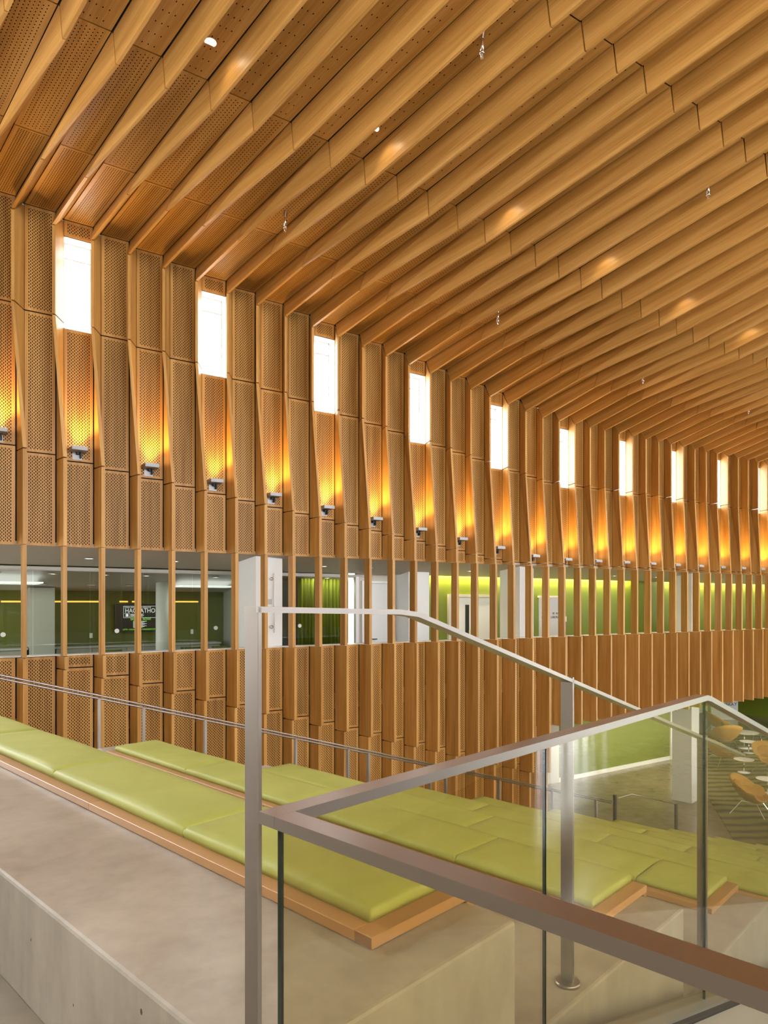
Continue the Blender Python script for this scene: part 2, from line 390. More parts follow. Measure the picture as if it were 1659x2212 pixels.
for f in (((Xi(N1), D + 0.3, zf), (47, D + 0.3, zf), (47, -7.5, E + 8.1), (Xi(N1) + 3.8, -7.5, E + 8.1)), ((-7, D + 0.3, E + 7.3), (Xi(N0 - 1), D + 0.3, E + 7.3), (Xi(N0 - 1) + 3.85, -7.5, E + 8.1), (-7, -7.5, E + 8.1))):
    vs = [bm.verts.new(q) for q in f] + [bm.verts.new(Vector(q) + Vector((0, 0, 0.3))) for q in f]
    for g in ((3, 2, 1, 0), (4, 5, 6, 7), (0, 1, 5, 4), (1, 2, 6, 5), (2, 3, 7, 6), (3, 0, 4, 7)): bm.faces.new([vs[k] for k in g])
ceil = tag(bm_done('ceiling', bm, 'felt'), 'sloping oak ceiling of deep parallel beams with perforated boards between', 'ceiling', kind='structure')
MATS = ['oak_holes_dense', 'oak_holes_mid', 'oak_holes_sparse', 'oak', 'oak']
for i in range(N0, N1 + 1):
    secs = []
    for k, ((Y, s, z), (fl, fr, dp)) in enumerate(zip(ST, SEC)):
        x = Xi(i) + s; zi, zr = z(i), z(i + 1); yb = Y - 0.30 if k == 0 else Y
        secs.append([Vector((x, Y, zi + 0.02)), Vector((x + 0.115, Y, zr + 0.02)), Vector((x + fr, yb, zi - dp)), Vector((x + fl, yb, zi - dp))])
    for k in range(5):
        A, B = secs[k], secs[k + 1]; A2, B2 = [], []
        for a, c in zip(A, B):
            d = (c - a).normalized() * G; A2.append(a + d); B2.append(c - d)
        loft('beam', A2, B2, 'oak', ceil)
    if i == N1: continue
    for k in range(5):
        (Ya, sa, za), (Yb, sb, zb) = ST[k], ST[k + 1]; g = 0.010
        a = (Xi(i) + sa + 0.119, Ya - g, za(i + 1)); b_ = (Xi(i + 1) + sa - 0.022, Ya - g, za(i + 1)); c = (Xi(i + 1) + sb - 0.022, Yb + g, zb(i + 1)); d = (Xi(i) + sb + 0.119, Yb + g, zb(i + 1))
        panel('ceiling_panel', b_, a, d, c, 0.018, MATS[k], ceil)

def ceil_z(i, Y):
    for (Ya, sa, za), (Yb, sb, zb) in zip(ST, ST[1:]):
        if Yb <= Y <= Ya:
            t = (Ya - Y) / (Ya - Yb); return Xi(i) + sa + (sb - sa) * t, za(i + 1) + (zb(i + 1) - za(i + 1)) * t

# ------------------------------------------------------------------ floors and other walls
box('floor', -8, 46, -9, 24, -0.3, 0, 'floor_concrete'); tag(bpy.data.objects['floor'], 'polished tan concrete lounge floor reflecting the windows', 'floor', kind='structure')
tag(box('wall_back', -7.3, -7.0, -9, 13.3, 0, E + 8.3, 'warm_white'), 'plain warm white end wall behind the top seats', 'wall', kind='structure')
a = Vector((39.05, 22.4, 0)); d = Vector((0.2305, -0.973, 0)); n = Vector((0.973, 0.2305, 0)) * 0.3
vs = [a - d * 3, a + d * 33, a + d * 33 + n, a - d * 3 + n]; vs = vs + [p + Vector((0, 0, E + 8)) for p in vs]
o = raw('wall_far', vs, [(3, 2, 1, 0), (4, 5, 6, 7), (0, 1, 5, 4), (1, 2, 6, 5), (2, 3, 7, 6), (3, 0, 4, 7)], 'green_paint'); tag(o, 'far end wall painted olive green beyond the lounge', 'wall', kind='structure')
# unseen side wall behind the camera; openings and spandrels shaped for the light
gw = empty('wall_right', (16, -8, 0), 'unseen window wall of slim white mullions, its openings shaped to light the hall', 'wall', kind='structure')
for k in range(18): box('mullion', -7 + k * 3.0, -6.92 + k * 3.0, -8.1, -7.9, 0, 5.0, 'frame_white', gw)
box('light_block_spandrel', -7, 47, -8.2, -7.9, 5.0, 8.9, 'oak', gw, grain=0); box('light_block_spandrel', -7, 30, -8.2, -7.9, 0, 5.0, 'warm_white', gw); box('light_block_spandrel', -7, 47, -8.2, -7.9, 11.8, E + 8.4, 'oak', gw, grain=0)  # solid infill added to keep sky light off the ceiling, rail and glass
for k in range(18): box('mullion', -7 + k * 3.0, -6.92 + k * 3.0, -8.1, -7.95, 8.9, 11.8, 'frame_white', gw)  # upper band of openings added to throw sky light on the oak wall
for z in (0.0, 2.6, 4.9): box('transom', -7, 44, -8.08, -7.92, z, z + 0.1, 'frame_white', gw)

# ------------------------------------------------------------------ gallery behind the slats
GF = E - 1.95
tag(box('floor_gallery', -7, 44, D + 0.05, 24, GF - 0.35, GF, 'warm_white'), 'gallery floor slab behind the oak slats', 'floor', kind='structure')
tag(box('ceiling_lounge', Xi(20), 44, D + 0.31, 24, LOW + 0.05, GF - 0.36, 'warm_white'), 'low white ceiling over the recess under the gallery', 'ceiling', kind='structure')
def slab(name, pts, th, mat, label, kind='structure', cat='ceiling'):
    P = [Vector(p) for p in pts]; vs = P + [p + Vector((0, 0, th)) for p in P]
    return tag(raw(name, vs, [(3, 2, 1, 0), (4, 5, 6, 7), (0, 1, 5, 4), (1, 2, 6, 5), (2, 3, 7, 6), (3, 0, 4, 7)], mat), label, cat, kind=kind)
slab('ceiling_gallery', [(-7, D + 0.02, OT + 0.005), (44, D + 0.02, OT + 0.005), (44, 14.60, E + 0.73), (-7, 14.60, E + 0.73)], 0.06, 'soffit_paint', 'taupe gallery soffit with small recessed lights')
slab('ceiling_cove', [(-7, 14.4, E + 1.05), (44, 14.4, E + 1.05), (44, 18.2, E + 1.05), (-7, 18.2, E + 1.05)], 0.15, 'soffit_paint', 'slab above the gallery light cove')
slab('ceiling_room', [(-7, 14.75, E + 0.66), (9.0, 14.75, E + 0.66), (9.0, 18.1, E + 0.285), (-7, 18.1, E + 0.285)], 0.05, 'light_grey', 'grey meeting room ceiling with small square lights')
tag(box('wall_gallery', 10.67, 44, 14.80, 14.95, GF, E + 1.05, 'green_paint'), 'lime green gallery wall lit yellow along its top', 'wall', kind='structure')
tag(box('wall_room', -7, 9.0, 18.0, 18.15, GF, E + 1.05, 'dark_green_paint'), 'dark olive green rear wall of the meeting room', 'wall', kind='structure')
tag(box('wall_partition', 6.45, 6.55, 14.85, 18.0, GF, E + 0.62, 'grey_paint'), 'grey partition at the side of the meeting room', 'wall', kind='structure')
tag(box('wall_service', 8.80, 10.67, 14.80, 14.95, GF, E + 1.0, 'warm_white'), 'off-white wall with a plain door beside the green wall', 'wall', kind='structure')
tag(box('wall_pier', 9.95, 10.60, 14.2, 14.8, GF, E + 0.8, 'white_paint'), 'short white pier beside the lime green wall', 'wall', kind='structure')
tag(box('wall_pilaster', 1.68, 2.19, 17.3, 18.0, GF, E + 0.35, 'light_grey'), 'grey pilaster against the olive meeting room wall', 'wall', kind='structure')
box('trim_1', Xi(N0), 44, D - 0.0, D + 0.32, OB, OB + 0.012, 'table_white'); tag(bpy.data.objects['trim_1'], 'thin white sill along the gallery opening', 'trim', kind='structure')
# columns of the gallery, running through to the lounge floor
for k, (x, y) in enumerate(((5.40, 13.15), (12.79, 13.15), (20.41, 13.15))):
    p = Vector((x, y, 0)); c = p + U * 0.315 + V * 0.34
    o = empty('column', (c.x, c.y, 0), ['white square column beside the meeting room glass', 'white square column between double doors and grey alcove', 'white square column standing free on the lounge floor'][k], 'column', kind='structure')
    u0, v0 = p.dot(U), p.dot(V); zb = 0.0 if k == 2 else GF
    box('shaft', u0, u0 + 0.63, v0, v0 + 0.68, zb, OT + 0.06, 'white_paint', o, UVZ, bevel=0.008)
    if k == 2: box('plinth', u0 - 0.012, u0 + 0.642, v0 - 0.012, v0 + 0.692, 0, 0.10, 'white_paint', o, UVZ)
    if k != 1:
        h = empty('pull_bar', (c.x, c.y, E - 0.3), 'long white bar on round brackets fixed to the %s column' % ('meeting room' if k == 0 else 'lounge'), 'bar')
        q = p + V * 0.42 - U * 0.06
        tube('bar', [q + Vector((0, 0, E - 0.62)), q + Vector((0, 0, E + 0.62))], 0.016, 'frame_white', h)
        for z in (E - 0.5, E + 0.5):
            r = p + V * 0.36; tube('bracket', [r + Vector((0, 0, z)), r - U * 0.065 + Vector((0, 0, z))], 0.035, 'chrome', h, 12)
        s = p + V * 0.34 ; box('outlet_plate', s.dot(U) - 0.008, s.dot(U), s.dot(V) - 0.06, s.dot(V) + 0.06, E - 0.03, E + 0.08, 'light_grey', h, UVZ)

# glass partition of the meeting room
gp = empty('glass_partition', (4.0, 14.8, GF), 'frameless glass partition of the meeting room and curtained room', 'partition', kind='structure')
xs = [-1.61, -0.575, 0.46, 1.49, 2.52, 3.56, 4.60, 5.64, 6.70, 7.73, 8.74]
for a, c in zip(xs, xs[1:]):
    o = box('pane', a + 0.004, c - 0.004, 14.795, 14.807, GF, E + 0.635, 'room_glass', gp)
box('head_rail', -1.6, 8.8, 14.76, 14.86, E + 0.635, E + 0.705, 'soffit_paint', gp)
for x, z in ((0.98, -0.60), (3.03, -0.575), (5.12, -0.555), (7.18, -0.545)):
    bm = bmesh.new(); bm_tube(bm, [(x, 14.77, E + z), (x, 14.79, E + z)], 0.045, 16); bm_done('pull_disc', bm, 'table_white', gp)
box('jamb', 8.72, 8.80, 14.74, 14.86, GF, E + 0.66, 'frame_white', gp)
# meeting room furniture
for xa, xb, nd, lab in ((-1.5, 1.66, 4, 'left of the grey pilaster'), (2.21, 6.2, 5, 'below the television')):
    cb = empty('low_cabinet', ((xa + xb) / 2, 17.7, GF), 'long pale grey low cabinet along the olive wall ' + lab, 'cabinet')
    box('countertop', xa, xb, 17.46, 17.985, E - 1.07, E - 1.03, 'light_grey', cb); box('carcass', xa + 0.02, xb - 0.02, 17.50, 17.98, GF + 0.08, E - 1.07, 'sign_grey', cb); dw = (xb - xa - 0.06) / nd
    for k in range(nd): box('cabinet_door', xa + 0.03 + k * dw + 0.006, xa + 0.03 + (k + 1) * dw - 0.006, 17.48, 17.50, GF + 0.1, E - 1.085, 'grey_paint', cb)
tv = empty('wall_television', (4.25, 17.95, E - 0.4), 'black flat television on the olive wall showing an event slide', 'television')
box('housing', 3.62, 4.90, 17.90, 17.98, E - 0.735, E - 0.025, 'black', tv, bevel=0.004); sc = box('screen', 3.65, 4.87, 17.893, 17.90, E - 0.705, E - 0.055, 'screen_black', tv)
def tvt(s, size, x, z, mat, sx=1.0, align='LEFT'): text('screen_text', s, size, mat, tv, (x - 0.23, 17.889, E + z), (1, 0, 0), (0, 0, 1), align, 0.001, sx)
tvt('CORNELL UNIVERSITY DIGITAL AGRICULTURE', 0.043, 4.08, -0.125, 'screen_white', 0.72)
tvt('HACKATHON', 0.155, 4.09, -0.245, 'screen_white', 0.86)
bm = bmesh.new()
for q in ((4.055, 4.85, -0.085, -0.078), (4.055, 4.85, -0.375, -0.368), (4.055, 4.062, -0.375, -0.078), (4.08, 4.20, -0.352, -0.346), (4.08, 4.20, -0.268, -0.262), (4.205, 4.21, -0.36, -0.26)): bm_box(bm, q[0] - 0.23, q[1] - 0.23, 17.888, 17.893, E + q[2], E + q[3])
bm_done('slide_frame', bm, 'screen_white', tv)
tube('slide_emblem', [(3.91, 17.888, E - 0.307), (3.91, 17.892, E - 0.307)], 0.036, 'screen_white', tv, 16)
for k in range(4): box('slide_line', 3.995, 4.32 - 0.03 * (k % 2), 17.888, 17.892, E - 0.285 - 0.02 * k, E - 0.276 - 0.02 * k, 'screen_white', tv)
[tvt(a_, 0.075, x_, -0.435, 'screen_green', 0.95) for a_, x_ in (('SIGN', 4.22), ('UP', 4.40), ('NOW!', 4.52))]
for k in range(9): box('slide_line', 4.06, 4.39 - 0.05 * (k % 3), 17.888, 17.892, E - 0.47 - 0.019 * k, E - 0.461 - 0.019 * k, 'screen_white', tv)
tvt('HTTP - GAHAK', 0.05, 4.04, -0.685, 'screen_green', 0.9); tvt('S MASHKHAT.CO', 0.05, 4.50, -0.685, 'screen_green', 0.85)
tag(lathe('round_column', [(0.165, GF), (0.165, E + 0.5)], 'white_paint', c=(4.40, 16.4, 0), n=28), 'round white column inside the meeting room', 'column', kind='structure')
for k, (a, c) in enumerate(((0.1, 1.0), (1.15, 1.62), (2.25, 3.3), (3.75, 3.95), (4.05, 4.25), (5.05, 5.75))):  # glowing strips added in place of an amber reflection in the glass
    o = empty('amber_reflection_strip', ((a + c) / 2, 17.95, E + 0.02), 'slim glowing amber strip standing in for a reflection in the meeting room glass', 'light', 'amber reflection strips of the meeting room')
    box('lens', a, c, 17.97, 17.985, E + 0.018, E + 0.05, 'amber_reflection_glow', o); box('strip_backing', a, c, 17.985, 18.0, E + 0.01, E + 0.055, 'light_grey', o)
for x, z in ((3.05, -0.86), (5.55, -0.82)):
    box('wall_switch', x, x + 0.07, 17.985, 18.0, E + z, E + z + 0.12, 'table_white'); o = COL.objects[-1]
    tag(o, 'small white wall plate on the olive wall %s' % ('beside the television' if x < 4 else 'right of the round column'), 'switch')
for k, x in enumerate((3.2, 5.0, 5.75)):
    o = empty('green_chair', (x, 16.2, GF), 'lime chair back showing above the meeting room sill', 'chair', 'meeting room chairs')
    bm = bmesh.new()
    for q in range(7):
        t = -0.5 + q / 6; bm_box(bm, x + t * 0.4 - 0.034, x + t * 0.4 + 0.034, 16.2 + 0.12 * t * t * 4 - 0.12, 16.23 + 0.12 * t * t * 4 - 0.12, GF + 0.55, GF + 0.90)
    bm_done('backrest', bm, 'green_paint', o); box('seat', x - 0.21, x + 0.21, 16.1, 16.52, GF + 0.42, GF + 0.46, 'green_paint', o, bevel=0.015)
    for sx in (-1, 1):
        for sy in (0, 1): tube('leg', [(x + sx * 0.17, 16.15 + 0.33 * sy, GF + 0.42), (x + sx * 0.2, 16.12 + 0.4 * sy, GF)], 0.011, 'chrome', o, 6)
sk = tag(box('ceiling_light_panel', -0.6, 1.75, 15.5, 16.7, E + 0.40, E + 0.43, 'skylight_white'), 'large white luminous ceiling panel in the meeting room', 'light')
sk2 = tag(box('ceiling_light_panel', 4.7, 6.1, 15.9, 16.9, E + 0.385, E + 0.415, 'skylight_white'), 'white luminous ceiling panel right of the round column', 'light')
def can(name, loc, mat, label, group, tilt=0.0):
    o = empty(name, loc, label, 'downlight', group)
    lathe('trim_ring', [(0.085, 0.0), (0.085, -0.006), (0.066, -0.008), (0.066, 0.0)], 'frame_white', o, 16, loc); lathe('lens', [(0.064, -0.001), (0.064, -0.005)], mat, o, 16, loc)
    o.rotation_euler = (0, 0, 0)
    return o
for X in (2.35, 3.96, 7.35, 8.6, 11.7, 17.5, 19.6, 23.3):
    t = (13.9 - 13.02) / 1.58; can('soffit_downlight', (X, 13.9, OT + 0.005 - 0.255 * t), 'lamp_lens', 'small round recessed light in the taupe gallery soffit', 'gallery soffit lights')
for X in (0.9, 1.9, 2.9, 3.75, 5.3):
    for Y in (15.3, 16.9):
        can('room_downlight', (X, Y, E + 0.66 - 0.375 * (Y - 14.75) / 3.35 - 0.004), 'lamp_lens', 'small round recessed light in the grey meeting room ceiling', 'meeting room downlights')
area('panel_lamp', None, (0.6, 16.1, E + 0.38), 2.2, 1.1, 4, (1, 0.97, 0.92), (0, 0, -1)).parent = sk
area('panel_lamp', None, (5.4, 16.4, E + 0.37), 1.3, 0.9, 3, (1, 0.97, 0.92), (0, 0, -1)).parent = sk2
cl_ = can('curtain_downlight', (8.0, 14.92, E + 0.62), 'lamp_lens', 'small recessed light above the olive curtains', None); area('curtain_lamp', cl_, (8.0, 14.92, E + 0.60), 1.2, 0.08, 2.5, (1, 0.93, 0.8), (0, 0.4, -1))
# curtain
def curtain(name, xa, xb, y, label):
    vs, fs = [], []; n = int((xb - xa) / 0.012)
    for k in range(n + 1):
        x = xa + (xb - xa) * k / n; yy = y + 0.045 * math.sin(k * 0.75) + 0.012 * math.sin(k * 2.1)
        vs += [(x, yy, GF + 0.03), (x + 0.01 * math.sin(k), yy, E + 0.6)]
        if k: fs.append((2 * k - 2, 2 * k, 2 * k + 1, 2 * k - 1))
    o = raw(name, vs, fs, 'curtain_cloth', smooth=True); md = o.modifiers.new('thickness', 'SOLIDIFY'); md.thickness = 0.006
    tag(o, label, 'curtain')
curtain('curtain', 7.28, 7.72, 15.05, 'narrow gathered olive curtain behind the gallery glass'); curtain('curtain', 7.80, 8.66, 15.08, 'wide pleated olive curtain drawn behind the gallery glass')
tag(box('wall_curtain_room', 6.6, 9.0, 15.6, 15.7, GF, E + 0.9, 'sign_grey'), 'dark wall behind the curtains', 'wall', kind='structure')
# doors
def leaf(door, a, c, side, y=14.77, vision=True, top=E + 0.15):
    l = box('leaf', a, c, y - 0.02, y + 0.02, GF + 0.01, top, 'white_paint', door, bevel=0.004)
    hx = c - 0.10 if side > 0 else a + 0.10
    box('push_plate', hx - 0.04, hx + 0.04, y - 0.026, y - 0.02, E - 1.08, E - 0.76, 'chrome', l)
    if vision: box('vision_panel', (c - 0.27 if side > 0 else a + 0.13), (c - 0.13 if side > 0 else a + 0.27), y - 0.024, y - 0.02, E - 1.0, E - 0.05, 'black', l)
    return l
d1 = empty('door_1', (12.5, 14.78, GF), 'white double door with chrome plates in the lime green wall', 'door', kind='structure')
bm = bmesh.new()
for q in ((11.66, 11.74, GF, E + 0.16), (13.34, 13.42, GF, E + 0.16), (11.66, 13.42, E + 0.16, E + 0.24)): bm_box(bm, q[0], q[1], 14.72, 14.82, q[2], q[3])
bm_done('frame', bm, 'warm_white', d1); leaf(d1, 11.75, 12.53, 1); leaf(d1, 12.55, 13.33, -1, vision=False)
d2 = empty('door_2', (9.35, 14.78, GF), 'plain white door with lever handle in the off-white wall', 'door', kind='structure')
bm = bmesh.new()
for q in ((8.90, 8.96, GF, E + 0.5), (9.78, 9.84, GF, E + 0.5), (8.9, 9.84, E + 0.5, E + 0.56)): bm_box(bm, q[0], q[1], 14.74, 14.82, q[2], q[3])
bm_done('frame', bm, 'frame_white', d2); l = box('leaf', 8.97, 9.77, 14.76, 14.80, GF, E + 0.49, 'white_paint', d2); box('vision_panel', 9.03, 9.13, 14.755, 14.76, E - 1.0, E + 0.30, 'sign_grey', l)
tube('lever', [(9.2, 14.76, E - 0.92), (9.2, 14.70, E - 0.92), (9.32, 14.70, E - 0.92)], 0.012, 'black', l, 8)
al = empty('wall_alcove', (15.65, 14.78, GF), 'grey alcove with black building lettering in the lime wall', 'wall', kind='structure')
box('back_panel', 15.17, 16.12, 14.775, 14.80, GF, E + 0.16, 'light_grey', al); box('head', 15.12, 16.17, 14.72, 14.80, E + 0.16, E + 0.22, 'warm_white', al)
for s, x, z in (('THE', 15.27, -0.36), ('W. WISH', 15.73, -0.36), ('LEA', 15.27, -0.47), ('LABORATO', 15.66, -0.47)): text('lettering', s, 0.105, 'black', al, (x, 14.772, E + z), (1, 0, 0), (0, 0, 1), sx=0.9)
sg = empty('room_sign', (16.32, 14.79, E - 0.7), 'small white and grey room sign on the lime wall beside the alcove', 'sign')
box('upper_plate', 16.25, 16.37, 14.785, 14.80, E - 0.58, E - 0.42, 'table_white', sg); box('lower_plate', 16.25, 16.37, 14.785, 14.80, E - 0.80, E - 0.59, 'sign_grey', sg)
# cove light along the top of the lime wall
for k, (a, c) in enumerate(((10.75, 19.5), (21.2, 41.0))):
    o = empty('cove_light', ((a + c) / 2, 14.66, E + 0.8), 'hidden yellow cove light washing the lime wall %s' % ('beside the double door' if k == 0 else 'beyond the lounge column'), 'light')
    box('strip', a, c, 14.63, 14.66, E + 0.80, E + 0.815, 'cove_strip', o); area('cove_lamp', o, ((a + c) / 2, 14.66, E + 0.79), c - a, 0.05, 6 * (c - a), (1, 0.87, 0.45), (0, 0.55, -1))
# recess under the gallery
tag(box('wall_lounge', 18.8, 25.4, 17.35, 17.5, 0, LOW + 0.06, 'green_paint'), 'green wall with white skirting in the lounge recess', 'wall', kind='structure')
tag(box('wall_white', Xi(20) - 0.3, 18.8, 17.33, 17.5, 0, LOW + 0.06, 'warm_white'), 'white wall section beside the green lounge wall', 'wall', kind='structure')
tag(box('baseboard_lounge', 18.8, 25.4, 17.32, 17.35, 0, 0.15, 'white_paint'), 'white skirting board along the green lounge wall', 'baseboard', kind='structure')
tag(box('wall_return', 25.4, 25.55, 17.3, 23.8, 0, LOW + 0.06, 'white_paint'), 'white corner of the lounge recess', 'wall', kind='structure')
tag(box('wall_recess', Xi(20) - 0.4, Xi(20) - 0.1, 13.1, 17.5, 0, GF - 0.3, 'warm_white'), 'white return wall beside the last oak fin', 'wall', kind='structure')
tag(box('wall_rear', 25.4, 40, 23.7, 23.9, 0, LOW + 0.06, 'warm_white'), 'pale rear wall of the deep lounge recess', 'wall', kind='structure')
for x, lab in ((25.15, 'right end of the green lounge wall'), (18.95, 'left end of the green lounge wall')): tag(box('wall_switch', x, x + 0.10, 17.335, 17.35, 2.35, 2.6, 'table_white'), 'white wall plate at the ' + lab, 'switch')
rd = empty('reception_desk', (36.5, 21.6, 0), 'pale grey reception desk with dark lettering deep in the recess', 'desk')
AR = (Vector((0.839, -0.5439, 0)), Vector((0.5439, 0.839, 0)), Z)
box('front', 18.2, 19.7, 38.0, 38.1, 0, 1.03, 'light_grey', rd, AR); box('counter_top', 18.1, 19.8, 37.9, 38.6, 1.03, 1.08, 'warm_white', rd, AR); box('body', 18.25, 19.65, 38.1, 38.5, 0, 1.02, 'grey_paint', rd, AR)
text('lettering', 'MURRAY', 0.26, 'black', rd, AR[0] * 18.6 + AR[1] * 37.99 + Z * 0.78, AR[0], (0, 0, 1))
for X in (21, 24, 29):
    o = can('recess_downlight', (X, 15.2, LOW + 0.05), 'lamp_lens', 'recessed light under the gallery over the lounge', 'lounge recess lights')
    area('recess_lamp', o, (X, 15.2, LOW + 0.03), 0.5, 0.5, 30, (1, 0.92, 0.8), (0, 0, -1))

# ------------------------------------------------------------------ lamps on the oak wall and ceiling
proto = None
for i in range(-1, N1 - 2, 2):
    zl = E + max(1.12, 2.70 - 0.0805 * i); x = Xi(i) + 0.115 + 0.215
    lab = 'small grey box uplight on the oak wall directly below a clerestory window' if i in WINDOW_BAYS else 'small grey box uplight on a windowless oak bay'
    if proto is None:
        o = empty('wall_uplight', (0, 0, 0)); proto = o
        box('back_plate', -0.08, 0.08, -0.012, 0.0, -0.11, 0.055, 'lamp_plate', o, bevel=0.003)
        box('arm', -0.02, 0.02, -0.09, -0.012, -0.02, 0.03, 'rubber', o); h = box('lamp_head', -0.125, 0.125, -0.27, -0.03, 0.02, 0.088, 'lamp_grey', o, bevel=0.004)
        tube('knuckle', [(-0.03, -0.06, 0.0), (0.03, -0.06, 0.0)], 0.022, 'black', o, 10); box('bracket', 0.035, 0.06, -0.1, -0.012, -0.08, 0.02, 'rubber', o)
        box('lens', -0.105, 0.105, -0.25, -0.05, 0.088, 0.090, 'lamp_lens', h)
        area('uplight_lamp', o, (0, -0.15, 0.10), 0.15, 0.12, 3.8, (1.0, 0.60, 0.17), (0.16, 0.07, 1.0), math.radians(80))
    else: o = copy_tree(proto)
    o.location = (x, D, zl); tag(o, lab, 'wall light', 'uplights under the windows' if i in WINDOW_BAYS else 'uplights on plain bays')
for i in range(1, 42, 4):
    xl, zl = ceil_z(i, 8.43); x = xl + 0.115 + 0.22
    sl = (ST[2][2](i + 1) - ST[3][2](i + 1)) / 3.2
    o = empty('ceiling_downlight', (x, 8.43, zl), 'round recessed downlight between the oak ceiling beams', 'downlight', 'ceiling downlights')
    lathe('trim_ring', [(0.082, 0.004), (0.082, -0.006), (0.072, -0.006), (0.072, 0.004)], 'oak', o, 24, (x, 8.43, zl)); lathe('lens', [(0.071, -0.001), (0.071, -0.004)], 'lamp_lens', o, 24, (x, 8.43, zl))
    l = bpy.data.lights.new('downlight_lamp', 'SPOT'); l.energy = 3; l.spot_size = math.radians(100); l.spot_blend = 0.5; l.color = (1, 0.83, 0.58); l.shadow_soft_size = 0.05
    lo = bpy.data.objects.new('downlight_lamp', l); COL.objects.link(lo); lo.location = (x, 8.43, zl - 0.02); lo.rotation_euler = (0.0, math.radians(-25), 0); lo.parent = o; lo.matrix_parent_inverse = base_inv(o)
proto = None
for i, Y in ((5, 6.52), (13, 6.52), (5, 10.66), (13, 10.7), (21, 10.75), (29, 10.8), (37, 10.8)):
    xl, zl = ceil_z(i, Y); x = xl + 0.115 + 0.25
    if proto is None:
        o = empty('sprinkler', (0, 0, 0)); proto = o
        lathe('flange', [(0.052, 0.01), (0.05, -0.01), (0.027, -0.075), (0.0265, -0.08)], 'chrome', o, 16); tube('pipe', [(0, 0, 0), (0, 0, -0.25)], 0.026, 'chrome', o, 14)
        lathe('collar', [(0.026, -0.245), (0.034, -0.25), (0.034, -0.268), (0.02, -0.272)], 'chrome', o, 14)
        for s in (-1, 1): tube('frame_arm', [(0.014 * s, 0, -0.268), (0.017 * s, 0, -0.295), (0.004 * s, 0, -0.318)], 0.005, 'chrome', o, 6)
        lathe('deflector', [(0.022, -0.318), (0.022, -0.323)], 'chrome', o, 14)
    else: o = copy_tree(proto)
    o.location = (x, Y, zl); tag(o, 'chrome sprinkler head on a short pipe between oak beams, %s' % ('farther out from the oak wall' if Y < 8 else 'close to the oak wall'), 'sprinkler', 'outer sprinklers' if Y < 8 else 'inner sprinklers')

# ------------------------------------------------------------------ stepped concrete seating
RISE, RUN = 0.43, 1.46
NT = 12
top_of = lambda k: E - 1.028 - RISE * (k - 1)
v_nose = lambda k: 1.895 + RUN * (k - 1)
u_left = lambda k: 6.75 - 0.298 * (k - 1)
ORD = ['topmost', 'second', 'third', 'fourth', 'fifth', 'sixth', 'seventh', 'eighth', 'ninth', 'tenth', 'eleventh', 'lowest']
for k in range(1, NT + 1):
    v0 = 0.874 if k == 1 else v_nose(k - 1); t = top_of(k)
    o = box('concrete_tier', 1.22, u_left(k) + 0.35, v0, v_nose(k), 0.0 if k > 1 else 0.0, t, 'concrete', None, UVZ, bevel=0.012)
    tag(o, 'smooth grey concrete seating step, %s of the flight' % ORD[k - 1], 'step', 'concrete seating steps', 'structure')
    if k > 10: continue
    bz = t + 0.038; g = 'benches on the concrete steps'
    b_ = empty('seat_bench', (U * 3.5 + V * (v_nose(k) - 0.2) + Z * t), 'low oak bench deck on the %s concrete step' % ORD[k - 1], 'bench', g)
    ue, ul = 1.42, u_left(k); va, vb = v_nose(k) - 0.462, v_nose(k) + 0.045
    # deck boards: long lengths butted end to end, an end board and a drop front
    cuts = [ue + 0.075]
    while cuts[-1] < ul - 2.4: cuts.append(cuts[-1] + 1.9)
    cuts.append(ul)
    for a, c in zip(cuts, cuts[1:]): box('deck_board', a + 0.001, c - 0.001, va, vb - 0.0, t + 0.002, bz, 'bench_oak', b_, UVZ, grain=0, bevel=0.002, seg=1)
    eb = box('end_board', ue, ue + 0.075, va, vb, t + 0.002, bz, 'bench_oak', b_, UVZ, grain=1, bevel=0.002, seg=1)
    eb.data.materials.append(M['end_grain'])
    for f in eb.data.polygons:
        if f.normal.dot(V) < -0.9: f.material_index = 1
    box('front_board', ue, ul, v_nose(k) + 0.006, vb - 0.001, t - 0.045, t + 0.001, 'bench_oak', b_, UVZ, grain=0, bevel=0.002, seg=1)
SEAMS = {1: [1.485, 2.60, 4.01, 5.41, 6.72], 2: [1.485, 2.29, 3.70, 5.11, 6.40], 3: [1.48, 1.915, 3.33, 4.73, 6.1], 4: [1.49, 2.98, 4.40, 5.80]}
